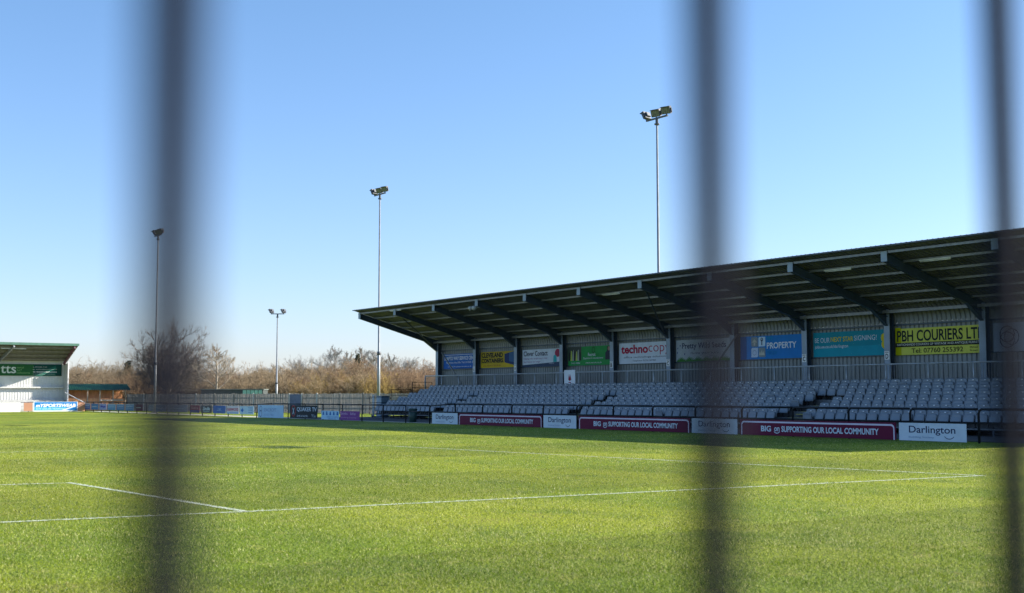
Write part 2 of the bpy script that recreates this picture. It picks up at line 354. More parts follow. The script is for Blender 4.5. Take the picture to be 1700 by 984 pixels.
pipe((DC - .05, 77.9, 4.7), (DC - .6, 74.3, 2.35), .05, 'brace', M_galv)
pipe((DC - .05, 47.7, 4.75), (DC - .7, 49.6, 2.3), .05, 'brace', M_galv)
pipe((DT + .3, S0 - 6 * B, rz(DT + .3) - .2), (DC - .3, S0 - 5 * B, 5.1), .045, 'brace', M_steel)
pipe((DT + .3, S0 - 1 * B + .1, rz(DT + .3) - .2), (DC - .3, S0, 5.15), .04, 'brace', M_steel)
# terrace decks
NR, RD, RH = 6, .85, .26
M_deck = mat('deck', (.13, .14, .15), .85, var=.2, bump=.2)
def deck_z(k): return .30 + RH * k
def seat_D(k): return 41.15 + RD * k
AIS = [68.0, 53.8, 38.35, 22.9]
mb = MB()
for k in range(NR):
    a = seat_D(k) - .35; mb.box((a, Y0 + .4, deck_z(k) - .05), (a + RD, 76.6, deck_z(k)))
    if k: mb.box((a - .02, Y0 + .4, deck_z(k - 1)), (a, 76.6, deck_z(k)))
mb.box((seat_D(5) + .5, Y0 + .4, deck_z(5) + .2), (DW - .12, 78.4, deck_z(5) + .26)); mb.box((seat_D(5) + .48, Y0 + .4, deck_z(5)), (seat_D(5) + .5, 76.6, deck_z(5) + .26))
part(mb, 'terrace', M_deck)
mb = MB(); y = 76.4
while y > Y0 + .5:
    for k in range(0, NR + 1):
        D = seat_D(min(k, 5)) - .3 + (1.6 if k == 6 else 0); mb.box((D - .03, y - .03, .02), (D + .03, y + .03, deck_z(min(k, 5)) - .05))
    mb.beam((40.8, y, .12), (46, y, .12), .05, .05); y -= 2.55
part(mb, 'terrace_frame', M_steel)
for a in AIS:     # aisle steps
    mb = MB()
    for k in range(4): mb.box((seat_D(k) - .68, a - .5, deck_z(k) - .13), (seat_D(k) - .38, a + .5, deck_z(k) - .11)); mb.box((seat_D(k) - .38, a - .5, deck_z(k) + .003), (seat_D(k) - .33, a + .5, deck_z(k) + .008))
    part(mb, 'steps', mat('step_nosing', (.5, .43, .08), .7))
# walkway handrail with balusters
DR = 46.22; zr0 = deck_z(5) + .26
mb = MB(); mb.tube([(DR, Y0 + .5, 2.95), (DR, 78.3, 2.95)], .038, 8); mb.tube([(DR, Y0 + .5, zr0 + .12), (DR, 78.3, zr0 + .12)], .02, 6)
M_rail = mat('handrail_galvanised', (.36, .40, .44), .4, metal=.2)
part(mb, 'handrail', M_rail, smooth=True)
mb = MB(); y = 78.3
while y > Y0 + .5: mb.tube([(DR, y, zr0), (DR, y, 2.95)], .042, 6); y -= 2.29
part(mb, 'handrail_post', M_rail, smooth=True)
mb = MB(); y = 78.2
while y > Y0 + .5: mb.box((DR - .008, y - .009, zr0 + .12), (DR + .008, y + .009, 2.93)); y -= .135
part(mb, 'baluster', M_galv)
# end guard rail, stepping up
mb = MB(); ye = 76.75
for k in range(0, 6, 2):
    a, b = seat_D(k) - .3, seat_D(k) + 1.3; z = deck_z(k)
    for zz in (1.15, .75, .4): mb.tube([(a, ye, z + zz), (b, ye, z + zz)], .02, 6)
    for q in (a, b): mb.tube([(q, ye, z - .05), (q, ye, z + 1.15)], .022, 6)
part(mb, 'guard_rail', mat('black_rail_paint', (.008, .010, .016), .5, var=.1, spec=.2), smooth=True)

# batten lights under the purlins
bm = MB().box((-.06, -.75, -.05), (.06, .75, 0)); bt = MB().tube([(0, -.72, -.075), (0, .72, -.075)], .022, 8)
def batten(k, y, label):
    D = DT + .1 + k * 1.13; t = empty('batten_light', (D, y, rz(D) - .005), 0, label, 'light fitting', 'tube lights under the stand roof')
    bm.build('housing', mat('lamp_housing', (.6, .62, .62), .4), t); bt.build('tube', mat('tube_glass', (.8, .82, .82), .2), t, True)
batten(1, S0 - 5 * B - 1.3, 'slim white tube light under the stand roof left of the red-lettered white banner')
batten(1, 36.3, 'slim white tube light under the roof above the teal banner')
batten(1, 31.3, 'slim white tube light under the roof above the yellow couriers banner')
batten(0, 73.6, 'small white tube light under the far end of the stand roof')
# twin floodlight under roof edge
def spot(y):
    t = empty('spotlight', (DT + .2, y, rz(DT + .2) - .05), 0, 'pair of small spotlights hung beneath the roof edge above the yellow container banner', 'spotlight')
    MB().tube([(0, 0, 0), (0, 0, -.28)], .025, 6).build('bracket', M_steel, t)
    for s in (-1, 1):
        mb = MB(); mb.tube([(0.1, s * .16 + .0, -.3), (-.2, s * .24, -.42)], [.08, .15], 10); mb.build('lamp_head', mat('lamp_grey', (.4, .42, .42), .4), t, True)
spot(S0 - 3 * B + .55)

# small column letter plates
for n, ch, z in ((1, 'A', 3.2), (2, 'A', 3.2), (4, 'B', 3.2), (5, 'C', 3.2), (7, 'C', 3.2), (8, 'D', 3.2)):
    s = Sign('block_sign', .28, .40, (.75, .77, .78), (DC - .022, S0 - n * B + .14, z), (0, -1, 0), (-1, 0, 0),
             'small white plate with letter %s on the stand column %s' % (ch, {1: 'right of the blue service banner', 2: 'right of the yellow container banner', 4: 'right of the green banner', 5: 'right of the red-lettered white banner', 7: 'right of the blue property banner', 8: 'right of the teal banner'}[n]), 'sign', 'block letter plates on the stand columns', th=.012)
    s.text(ch, .06, .04, .16, .24, (.02, .02, .03), .03); s.rect(.04, .33, .2, .03, (.1, .1, .12))

# ---------------------------------------------------------------- banners on the back wall
def wall_banner(n, col, label, z0=3.46, z1=4.68, off=.5, W=None, name='banner'):
    W = W or (B - off + .15); off -= .2; z1 -= .07; z0 -= .02; y = S0 - n * B - off
    return Sign(name, W, z1 - z0, col, (DW - .13, y, z0), (0, -1, 0), (-1, 0, 0), label, 'banner', 'advertising banners on the stand back wall')
WHT = (.62, .66, .74); NAV = (.01, .015, .05)
s = wall_banner(0, (.015, .11, .42), 'royal blue banner with white garage lettering on the far end of the stand wall', 3.5, 4.62, .62)
s.rect(0, .98, s.W, .035, WHT); s.text('SHAFTO WAY SERVICE CENTRE', .12, .62, 4.45, .27, WHT, .03); s.text('Newton Aycliffe Tel: 01325 318', .4, .34, 3.9, .17, WHT, .01); s.text('www.shaftowayservicecentre.co.uk', .6, .08, 3.2, .12, WHT)
s = wall_banner(1, (.44, .31, .015), 'yellow banner with black container lettering and a blue shipping container', 3.48, 4.64, .55)
K = (.012, .01, .01)
s.poly([(0, .0), (4.4, .0), (4.4, .12), (2.8, .42), (2.7, .28), (0, .28)], (.55, .38, .01))
s.poly([(2.95, .92), (4.45, 1.12), (4.45, .08), (2.95, .34)], (.01, .03, .12), 'container_picture'); s.poly([(3.5, .98), (4.45, 1.12), (4.45, .3), (3.5, .4)], (.03, .10, .24), 'container_door')
s.text('CLEVELAND', .1, .70, 2.65, .34, K, .045); s.text('CONTAINERS.', .1, .34, 2.75, .30, K, .045); s.text('CALL TODAY: 01325 390 244', .3, .10, 2.2, .12, (.25, .1, .02), .01)
s = wall_banner(2, (.60, .66, .75), 'white banner with navy heading, purple slogan and a dark strip along its foot', 3.44, 4.64, .55)
s.poly([(0, 0), (4.45, 0), (4.45, .3), (0, .14)], (.035, .06, .12)); s.text('Clever Contact', .15, .72, 2.7, .33, NAV, .02)
s.text('Helping older people stay in their', .15, .47, 2.7, .14, (.2, .03, .2)); s.text('own homes for longer', .15, .26, 1.9, .14, (.2, .03, .2))
s.disc(3.95, .86, .3, .26, (.35, .03, .08)); s.poly([(3.45, .28), (3.85, .28), (3.8, .7), (3.6, .74), (3.5, .66)], (.03, .38, .42), 'figure_picture'); s.text('clevercontact', 3.0, .17, .55, .07, WHT)
s = wall_banner(3, (.02, .26, .06), 'bright green recruitment banner with photographs at both ends', 3.44, 4.66, .52)
s.rect(.02, .3, 1.35, .88, (.05, .06, .05), 'photograph')
for i in range(7): s.poly([(.06 + i * .18, .3), (.24 + i * .18, .3), (.22 + i * .18, .8 + .1 * (i % 3)), (.12 + i * .18, .85 + .1 * (i % 2))], [(.02, .02, .02), (.4, .5, .1), (.3, .33, .3)][i % 3], 'photograph_figure')
s.ring(2.6, .93, .15, .2, .035, K); s.text('Recruit', 2.05, .56, .75, .2, WHT, .01); s.text('123', 2.85, .56, .3, .16, (.01, .2, .05)); s.text('Experts in recruitment', 1.6, .34, 1.95, .16, WHT)
s.text('www.recruit.co.uk', 1.8, .1, 1.6, .11, WHT); s.text('01325 20082', .35, .1, .9, .1, WHT)
s.poly([(3.75, .3), (4.45, .3), (4.45, .75), (4.3, .82), (4.25, 1.12), (3.95, 1.12), (3.93, .85), (3.78, .75)], (.03, .03, .05), 'portrait'); s.disc(4.12, .98, .1, .13, (.35, .22, .16))
s = wall_banner(4, (.60, .66, .75), 'white banner with big red and grey lettering of an office supplier', 3.44, 4.72, .5)
RD_ = (.38, .01, .05)
s.text('techno', .2, .6, 2.45, .52, RD_, .035); s.text('copy', 2.7, .48, 1.85, .54, RD_, -.008); s.text('office technology solutions', .45, .30, 3.9, .14, NAV); s.text('Telephone: 01325 369400', 1.25, .1, 2.1, .12, NAV)
s = wall_banner(5, (.48, .53, .58), 'white banner with dark seed shop lettering over green grass', 3.46, 4.72, .5)
s.text('Pretty Wild Seeds', .5, .62, 3.5, .42, (.03, .02, .08), .015); s.text('Grow your own', 1.2, .36, 2.2, .17, (.03, .02, .08))
for i in range(60):
    x = .05 + i * .073; h = .14 + .16 * abs(math.sin(i * 12.9)) ; s.z = .004
    if i == 0: gr = MB()
    gr.add([(x, 0, .0045 + i * 1e-5), (x + .11, 0, .0045 + i * 1e-5), (x + .05 + .03 * math.sin(i * 7.), h, .0045 + i * 1e-5)], [(0, 1, 2)])
gr.build('grass_picture', s.c((.04, .2, .02)), s.o); s.z = .006
for (x, y) in ((.15, .75), (.35, .9), (.1, .5), (.7, .42)): s.disc(x, y, .04, .05, (.03, .03, .2))
s = wall_banner(6, (.012, .19, .55), 'blue banner with white property lettering and four icon tiles', 3.46, 4.72, .5)
s.rect(0, 0, .45, s.H, (.012, .09, .28))
for (x, y, cc) in ((.8, .66, (.22, .27, .3)), (1.33, .66, (.55, .7, .85)), (.8, .1, (.5, .62, .8)), (1.33, .1, (.22, .27, .3))): s.rrect(x, y, .48, .5, .09, cc, 'icon_tile', (1, 0, 1, 0) if cc[0] < .5 else (0, 1, 0, 1))
s.poly([(.86, .88), (1.04, 1.06), (1.22, .88)], (.5, .5, .45), 'house_icon'); s.rect(.98, .72, .12, .14, (.5, .5, .45), 'house_icon'); s.rect(1.54, .72, .06, .3, NAV, 'key_icon'); s.ring(1.57, 1.02, .09, .1, .04, NAV, name='key_icon')
s.poly([(1.36, .2), (1.78, .2), (1.7, .42), (1.62, .3), (1.57, .5), (1.5, .3), (1.42, .42)], (.5, .5, .45), 'people_icon'); s.ring(1.04, .34, .14, .14, .03, (.25, .3, .5), name='clock_icon')
s.text('MY', 1.95, .95, .4, .2, (.01, .3, .5)); s.text('PROPERTY', 1.93, .52, 2.05, .33, (.68, .74, .85), .025); s.text('BOX', 1.95, .2, .7, .2, (.01, .22, .5))
s = wall_banner(7, (.005, .24, .32), 'teal banner about a star signing with thin white and yellow capitals', 3.46, 4.72, .5)
s.rect(0, 0, s.W, .48, (.005, .29, .4)); s.text('BE OUR', .1, .70, .95, .24, WHT); s.text('NEXT STAR', 1.12, .72, 1.4, .24, (.65, .5, .02), .015); s.text('SIGNING!', 2.58, .74, 1.35, .24, WHT)
s.text('jobs.ee.co.uk/darlington', .1, .38, 2.1, .2, WHT, .012); s.disc(4.35, .82, .17, .2, (.65, .52, .02)); s.disc(4.38, .5, .17, .2, (.65, .52, .02))
for i in range(14): s.disc(2.4 + .14 * i, .12 + .9 * abs(math.sin(i * 3.7)), .015, .015, (.1, .45, .5), 'dot')
s = wall_banner(8, (.58, .60, .10), 'lime yellow banner with black courier lettering and phone number', 3.42, 4.70, .42)
s.rect(.0, .37, s.W, .2, K); s.rect(0, 0, .33, .37, (.42, .42, .0)); s.rect(0, .57, .33, .71, (.42, .42, .0))
s.text('PBH COURIERS LTD', .1, .62, 4.68, .52, (.012, .018, .02), .02); s.text('NATIONWIDE COURIERS OF VINTAGE AND ANTIQUE FURNITURE', .1, .41, 4.65, .12, (.75, .78, .7)); s.text('Tel: 07760 255392', .9, .08, 2.75, .22, K, .01); s.text('Michael', 4.0, .22, .4, .08, K); s.text('Brown', 4.0, .08, .4, .08, K)
s = wall_banner(9, (.32, .38, .48), 'pale blue-grey banner with navy interlaced ring emblem at the right edge', 3.44, 4.72, .5)
for a in range(3): s.ring(.75 + .14 * math.cos(a * 2.09), .62 + .14 * math.sin(a * 2.09), .36, .36, .04, NAV)
s.text('framework', 1.5, .5, 2.6, .5, NAV, .02)
s = wall_banner(10, (.55, .58, .6), 'plain pale grey banner beyond the ring emblem banner', 3.44, 4.72, .5)
s.text('SUPPORTING SPORT', .5, .5, 3.4, .3, NAV, .01)
# crest board on the handrail
s = Sign('crest_board', 1.12, 1.08, (.72, .76, .82), (DR - .06, 61.4, 2.02), (0, -1, 0), (-1, 0, 0), 'white board with a red crest fixed to the walkway handrail', 'sign')
s.poly([(.42, .5), (.5, .86), (.56, .62), (.62, .84), (.72, .5), (.62, .42), (.5, .42)], (.3, .02, .05), 'crest'); s.rect(.44, .28, .26, .06, (.3, .02, .05)); s.rect(.36, .16, .42, .04, (.2, .05, .1))

# ---------------------------------------------------------------- pitch barrier and boards
M_blk = MATS['black_rail_paint']
P_, SP = 2.669, 24.755
bar = empty('pitch_barrier', (DB, 60, 0), 0, 'long black tubular barrier along the near touchline', 'barrier')
NP = 38
def pb(mb, name, sm=True):
    return part(mb, name, M_blk, bar, sm)
for i in range(-4, NP + 1):
    y = SP + i * P_; h = 1.1 if i < 13 else (1.0 if i < 22 else .94)
    mb = MB(); 
    if i < 14: mb.tube([(DB, y, -.1), (DB, y, h - .14), (DB, y - .03, h - .05), (DB, y - .12, h)], .04, 8)
    else: mb.tube([(DB, y, -.1), (DB, y, h)], .036, 8)
    pb(mb, 'post')
mb = MB()
for i in range(-5, NP):
    y = SP + i * P_; h = 1.1 if i < 13 else (1.0 if i < 22 else .94)
    h2 = 1.1 if i < 12 else (1.0 if i < 21 else .94)
    mb.tube([(DB, y + .03, h), (DB, y + P_ - .1, h2)], .038, 8)
    if i < 15: mb.tube([(DB, y + .03, .66), (DB, y + P_ - .03, .66)], .032, 8)
pb(mb, 'rail')
YE = SP + NP * P_
bar2 = empty('pitch_barrier', (28, YE, 0), 0, 'black tubular barrier across the far end in front of the small stand', 'barrier')
xs_ = [33.6, 29.95, 28.6, 25.2, 21.8, 18.4]
for x in xs_: part(MB().tube([(x, YE, -.1), (x, YE, .94)], .03, 8), 'post', M_blk, bar2, True)
part(MB().tube([(DB, YE, .94), (12, YE, .94)], .028, 8), 'rail', M_blk, bar2, True)

GB = 'advertising boards on the pitch barrier'
def board(y, W, z0, z1, col, label, rough=.55): return Sign('advertising_board', W, z1 - z0, col, (DB - .05, y, z0), (0, -1, 0), (-1, 0, 0), label, 'advertising board', GB, th=.015, rough=rough)
def yp(px):  # y on the barrier line from the place of its posts
    return SP + (1 / (px + 570.) * 2503.6 * DB - 50.13) / .8237 - 24.755 + 24.755 - 24.36 if False else ((DB * 2503.6 / (px + 569.6)) - DB * .567) / .8237
wh = (.52, .60, .70); mar = (.10, .005, .035); dk = (.02, .02, .03)
NAVY = (.012, .02, .075)
def building_soc(y0, y1, label):
    s = board(y0, y0 - y1, .02, .62, wh, label); W, H = s.W, s.H
    s.text('Darlington', W * .155, H * .32, W * .69, H * .52, NAVY, .008); s.text('Building Society', W * .15, H * .13, W * .38, H * .13, (.2, .3, .45)); s.ring(W * .755, H * .36, W * .075, H * .23, .022, NAVY, 200, 340, 'smile')
def community(y0, y1, label):
    s = board(y0, y0 - y1, .02, .62, mar, label); W, H = s.W, s.H
    s.rrect(.06, .0, W - .12, H - .06, .15, (.6, .55, .68), 'border', (1, 1, 0, 0)); s.rrect(.11, .0, W - .22, H - .12, .11, (.115, .005, .035), 'inner_panel', (1, 1, 0, 0))
    s.text('BIG', W * .15, H * .25, W * .07, H * .37, wh, .03); s.text('on', W * .242, H * .28, W * .037, H * .26, wh, .02); s.ring(W * .26, H * .34, W * .022, H * .2, .03, wh, 200, 340, 'smile'); s.text('SUPPORTING OUR LOCAL COMMUNITY', W * .292, H * .25, W * .61, H * .37, wh, .03)
building_soc(yp(719), yp(761), 'white board with navy town name, leftmost of the four like it, beside the bin')
community(yp(763), yp(901), 'maroon board with white community slogan, leftmost of the three')
building_soc(yp(903), yp(957), 'white board with navy town name between the first and second maroon boards')
community(yp(961), yp(1145), 'maroon board with white community slogan, middle one of the three')
building_soc(yp(1148), yp(1223), 'white board with navy town name between the second and third maroon boards')
community(yp(1228), yp(1485), 'maroon board with white community slogan, rightmost and largest in view')
building_soc(yp(1490), yp(1601), 'white board with navy town name, rightmost of the four and last on the barrier')
# boards left of the stand
s = board(yp(567), yp(567) - yp(599), .05, .6, (.20, .05, .24), 'purple board with pale script lettering, right of the light blue one'); s.text('Smiths', .1, .32, .9, .16, (.6, .4, .6)); s.text('plumbing & heating', .15, .1, 2.0, .1, (.55, .3, .5)); s.text('life', 1.4, .32, .7, .16, (.6, .4, .6))
s = board(yp(536), yp(536) - yp(565), .05, .6, (.38, .6, .78), 'light blue board with dark blue pictures along its top'); 
for i in range(5): s.poly([(.15 + i * .5, .28), (.4 + i * .5, .28), (.33 + i * .5, .5), (.22 + i * .5, .5)], (.02, .12, .4), 'picture')
s.text('caravans and camping', .8, .12, 1.5, .09, (.05, .15, .45)); s.text('tel 01325 312', 1.0, .02, 1.1, .07, (.05, .15, .45))
s = board(yp(484), yp(484) - yp(529), .06, .92, (.012, .018, .028), 'black board with red shield crest and white television lettering')
s.ring(.55, .48, .36, .38, .05, (.45, .04, .05)); s.text('X', .38, .25, .34, .44, wh, .02); s.text('QUAKER TV', 1.1, .42, 3.0, .32, wh, .015); s.text('darlofc.tv/subscribe', 1.1, .1, 1.7, .14, wh); s.text('TV live', 3.35, .08, .6, .2, wh)
s = board(yp(431), yp(431) - yp(473), .03, .90, (.42, .6, .78), 'large pale blue board with grey ring emblem'); s.ring(.5, .62, .22, .2, .05, (.1, .15, .3)); s.ring(.45, .28, .26, .24, .05, (.1, .15, .3)); s.text('SEACROFT', 1.0, .42, 2.2, .24, (.2, .3, .5)); s.text('01325 488', 1.1, .15, 1.6, .12, (.25, .4, .6))
sm = [(401, 424, (.45, .62, .76), 'pale blue board with a small blue star and two columns of text', None), (379, 399.5, (.62, .6, .68), 'white board with red timber yard lettering', None),
      (357, 377, (.03, .13, .42), 'plain royal blue board with a small pale emblem', None), (337, 354, (.05, .07, .08), 'dark board with white handwritten lettering', None), (319, 334, (.22, .04, .06), 'dark red and blue board right of the blurred bar', None),
      (281, 314, (.3, .31, .36), 'grey board partly behind the blurred bar, below the pale green shed windows', None), (262, 279, (.2, .25, .33), 'slate blue board behind the blurred bar', None), (250, 259, (.38, .38, .4), 'small pale grey board at the foot of the left floodlight mast', None),
      (229, 240, (.13, .05, .08), 'small dark maroon board left of the left floodlight mast', None), (212, 225, (.14, .28, .5), 'blue board with a white stripe just right of the timber shelter', None), (197, 209.5, (.10, .24, .46), 'steel blue board in front of the right end of the timber shelter', None),
      (182, 195, (.12, .30, .5), 'light steel blue board below the middle of the timber shelter', None), (169, 180, (.30, .34, .6), 'white and violet board with scribbled blue lettering', None), (155, 166.5, (.06, .17, .36), 'mid blue board left of the violet one', None), (142.5, 153, (.08, .12, .3), 'navy board with pale lines at the barrier corner', None)]
for (a, b_, cc, lb, _) in sm:
    s = board(yp(a), yp(a) - yp(b_), .22, .80, cc, lb); W, H = s.W, s.H
    if a == 401: s.poly([(.3, .2), (.45, .1), (.6, .2), (.75, .3), (.55, .36), (.45, .5), (.38, .36), (.15, .3)], (.02, .15, .5), 'star'); [s.rect(W * .6, .12 + .16 * i, W * .32, .04, (.1, .25, .5)) for i in range(3)]
    elif a == 379: s.text('GLENWOOD', W * .04, H * .38, W * .9, H * .36, (.42, .01, .06), .03); s.rect(0, 0, W, H * .22, (.3, .45, .7))
    elif a == 357: s.text('Teal', W * .38, H * .45, W * .25, H * .25, (.3, .5, .7)); s.rect(W * .3, H * .35, W * .4, .02, (.3, .5, .7))
    elif a == 337: s.text('Smile', W * .15, H * .35, W * .7, H * .5, (.5, .62, .7), .03, .3); s.rect(W * .2, .1, W * .6, .05, (.3, .5, .5))
    elif a == 319: s.rect(0, 0, W, .2, (.02, .05, .2)); s.text('Sale', W * .1, .3, W * .8, .16, (.55, .3, .3))
    elif a == 169: s.text('Mango', W * .1, H * .3, W * .8, H * .45, (.02, .04, .4), .04, .4)
    elif a in (142.5, 197, 182, 212): s.rect(W * .1, H * .6, W * .8, .05, (.5, .6, .7)); s.rect(W * .1, H * .35, W * .8, .03, (.4, .5, .65)); s.rect(0, H * .85, W, .07, (.5, .55, .62))
    else: s.rect(W * .1, H * .45, W * .7, .06, (.45, .47, .5))
def fboard(x0, x1, z0, z1, col, label): return Sign('advertising_board', x1 - x0, z1 - z0, col, (x0, YE - .05, z0), (1, 0, 0), (0, -1, 0), label, 'advertising board', 'boards on the far end barrier', th=.015)
s = fboard(30.4, 34.6, .03, .98, (.72, .76, .8), 'white board with a blue panel of bold white sportswear lettering at the far end')
s.rrect(.08, .12, 4.05, .80, .04, (.01, .2, .55), 'blue_panel'); s.rect(.08, .12, 3.0, .3, (.05, .42, .75)); s.text('mYSPORTSWEAR', .2, .42, 3.8, .34, (.8, .82, .85), .045, .25); s.text('KITS LEISURE TRAINING', .25, .2, 2.7, .12, (.6, .75, .9), .02); s.poly([(2.6, .12), (3.0, .12), (4.0, .5), (4.05, .6)], (.75, .8, .85))
s = fboard(24.6, 29.2, .02, .94, (.78, .78, .77), 'blank white board left of the far end gate post')
s = fboard(19.8, 24.5, .02, .94, (.78, .78, .77), 'blank white board at the left edge of the picture')
s = fboard(29.5, 30.3, .1, .9, (.5, .26, .17), 'narrow orange panel between the white boards')
s = fboard(34.65, 35.3, .05, .9, (.55, .28, .18), 'narrow orange panel at the barrier corner')

# ---------------------------------------------------------------- seats
M_seat = mat('seat_plastic', (.175, .21, .25), .42, var=.10, scale=1.1, dirt=.2)
M_leg = mat('seat_bracket', (.02, .022, .028), .5)
M_plate = mat('number_plate', (.75, .8, .85), .3)
def shell(wd, ht, th, curve, x0, z0, tilt, n=6):
    """curved plastic panel facing -x"""
    mb = MB(); vs = []; m = 5
    for side in (0, 1):
        for j in range(m + 1):
            for i in range(n + 1):
                u = i / n * 2 - 1; v = j / m
                wz = wd / 2 * (1 - .10 * max(0, v - .7) / .3)
                x = -curve * (u * u) + v * ht * tilt + side * th + (.012 if .1 < v < .9 and abs(u) < .8 else 0) - (.02 if v > .9 else 0)
                z = v * ht - (.03 * abs(u) ** 4 if j == m else 0)
                vs.append((x0 + x, u * wz, z0 + z))
    q = (n + 1) * (m + 1); fs = []
    for j in range(m):
        for i in range(n):
            a = j * (n + 1) + i; fs.append((a, a + n + 1, a + n + 2, a + 1)); fs.append((q + a, q + a + 1, q + a + n + 2, q + a + n + 1))
    for i in range(n):
        a = i; fs.append((a, a + 1, q + a + 1, q + a)); a = m * (n + 1) + i; fs.append((a + 1, a, q + a, q + a + 1))
    for j in range(m):
        a = j * (n + 1); b = a + n + 1; fs.append((b, a, q + a, q + b)); a += n; b += n; fs.append((a, b, q + b, q + a))
    return mb.add(vs, fs)
back_mb = shell(.53, .40, .03, .03, .12, .27, .22)
pan_mb = shell(.47, .34, .05, -.01, -.04, .19, .30)
leg_mb = MB().box((.12, -.2, 0.005), (.18, -.17, .34)).box((.12, .17, 0.005), (.18, .2, .34)).box((.0, -.22, .22), (.15, .22, .26)).box((.05, -.2, 0.005), (.25, -.17, .03)).box((.05, .17, 0.005), (.25, .2, .03))
plate_mb = MB().box((.15, -.035, .572), (.168, .035, .602))
SEATG = 'grey folding seats of the stand'
ROWN = ['front row', 'second row', 'third row', 'fourth row', 'fifth row', 'top row']
spots = []
for k in range(NR):
    y = 76.3
    while y > 18.2:
        if not (k < 4 and any(abs(y - a) < .62 for a in AIS)): spots.append((k, y))
        y -= .567
def cam_z(D, y): return D * math.sin(YAW) + y * math.cos(YAW)
def in_view(D, y):
    Z = cam_z(D, y); X = D * math.cos(YAW) - y * math.sin(YAW); return X / Z * F + 850 < 1712
vis = sorted([s_ for s_ in spots if in_view(seat_D(s_[0]), s_[1])], key=lambda q: cam_z(seat_D(q[0]), q[1]))
near = vis[:300]; nearset = set(near); rest = [s_ for s_ in spots if s_ not in nearset]
def block(y):
    if y > AIS[0]: return 'beyond the far steps'
    if y > AIS[1]: return 'between the far and middle steps'
    if y > AIS[2]: return 'between the middle and near steps'
    return 'right of the near steps'
proto = empty('stadium_seat', (0, 0, 0))
back_mb.build('backrest', M_seat, proto, True); pan_mb.build('seat', M_seat, proto, True); leg_mb.build('bracket', M_leg, proto); plate_mb.build('number_plate', M_plate, proto)
for i, (k, y) in enumerate(near):
    o = proto if i == 0 else copy_tree(proto)
    o.location = (seat_D(k), y, deck_z(k)); o.rotation_euler = (0, random.uniform(-.015, .015), random.uniform(-.02, .02))
    for ch in o.children:
        if ch.name.startswith('seat'): ch.rotation_euler = (0, random.gauss(0, .035) - (.35 if random.random() < .03 else 0), 0)
    tag(o, 'grey plastic tip-up seat in the %s, %s' % (ROWN[k], block(y)), 'seat', SEATG)
def merged(name, mbs, sp, label):
    V = []; Fc = []; MI = []; off = 0
    for (k, y) in sp:
        for mi, m_ in enumerate(mbs):
            a = np.array(m_.v) + np.array([seat_D(k) + random.uniform(-.008, .008), y, deck_z(k)]); V.append(a); Fc += [tuple(i + off for i in f) for f in m_.f]; MI += [mi] * len(m_.f); off += len(a)
    me = bpy.data.meshes.new(name); me.from_pydata(np.concatenate(V).tolist(), [], Fc)
    for x in (M_seat, M_seat, M_leg, M_plate): me.materials.append(x)
    me.polygons.foreach_set('material_index', MI); me.polygons.foreach_set('use_smooth', [q < 2 for q in MI]); me.update()
    o = bpy.data.objects.new(name, me); C.objects.link(o); tag(o, label, 'seating', None, 'stuff')
merged('stadium_seats', [back_mb, pan_mb, leg_mb, plate_mb], rest, 'massed grey seats at the far end of the stand')

# litter bin and cabinet
t = empty('litter_bin', (36.3, 62.9, 0), 0, 'dark green plastic bin standing behind the barrier at the stand foot', 'bin')
MB().tube([(0, 0, 0), (0, 0, .72)], [.21, .25], 14).build('body', mat('bin_plastic', (.015, .05, .045), .5), t, True); MB().tube([(0, 0, .72), (0, 0, .78), (0, 0, .82)], [.27, .27, .2], 14).build('lid', MATS['bin_plastic'], t, True)
t = empty('steel_cabinet', (42.5, 77.9, 0), 0, 'grey-blue steel cabinet beside the far end of the seats', 'cabinet')
MB().box((-.3, -.38, 0), (.3, .38, 1.5)).build('body', mat('cabinet_paint', (.16, .25, .33), .5, dirt=.2), t); MB().box((-.33, -.41, 1.5), (.33, .41, 1.54)).build('lid', MATS['cabinet_paint'], t); MB().box((-.315, -.33, .08), (-.302, .33, 1.42)).build('door', mat('cabinet_door', (.18, .28, .36), .45), t)
tag(MB().tube([(42.3, 78.9, 0), (42.3, 78.9, 1.58)], .06, 8).build('post', mat('white_post_paint', (.75, .75, .73), .5, var=.05, dirt=.2), None, True), 'short white round post left of the grey-blue cabinet', 'post')

# ---------------------------------------------------------------- floodlights
M_mast = mat('mast_steel', (.27, .29, .31), .45, metal=.2, var=.1, scale=2)
M_head = mat('lamp_body', (.06, .07, .09), .45); M_glass = mat('lamp_glass', (.20, .205, .15), .15, var=.3, scale=9)
def lamp_head(parent, loc, rz_, tilt):
    h = MB(); h.box((-.12, -.30, -.21), (.08, .30, .21)); h.box((.08, -.18, -.12), (.2, .18, .14)); h.box((-.2, -.31, .21), (.08, .31, .235)); h.box((-.04, -.36, -.16), (.02, -.30, .12)); h.box((-.04, .30, -.16), (.02, .36, .12))
    M = Matrix.Translation(Vector(loc)) @ Matrix.Rotation(rz_, 4, 'Z') @ Matrix.Rotation(-tilt, 4, 'Y')
    o = h.build('lamp_head', M_head); o.parent = parent; o.matrix_local = M
    g_ = MB(); g_.box((-.128, -.26, -.18), (-.121, .26, .18)); o2 = g_.build('glass', M_glass); o2.parent = o
    g_ = MB(); [g_.box((-.14, -.26 + q * .13, -.18), (-.129, -.245 + q * .13, .18)) for q in range(1, 4)]; o3 = g_.build('grille', M_head); o3.parent = o
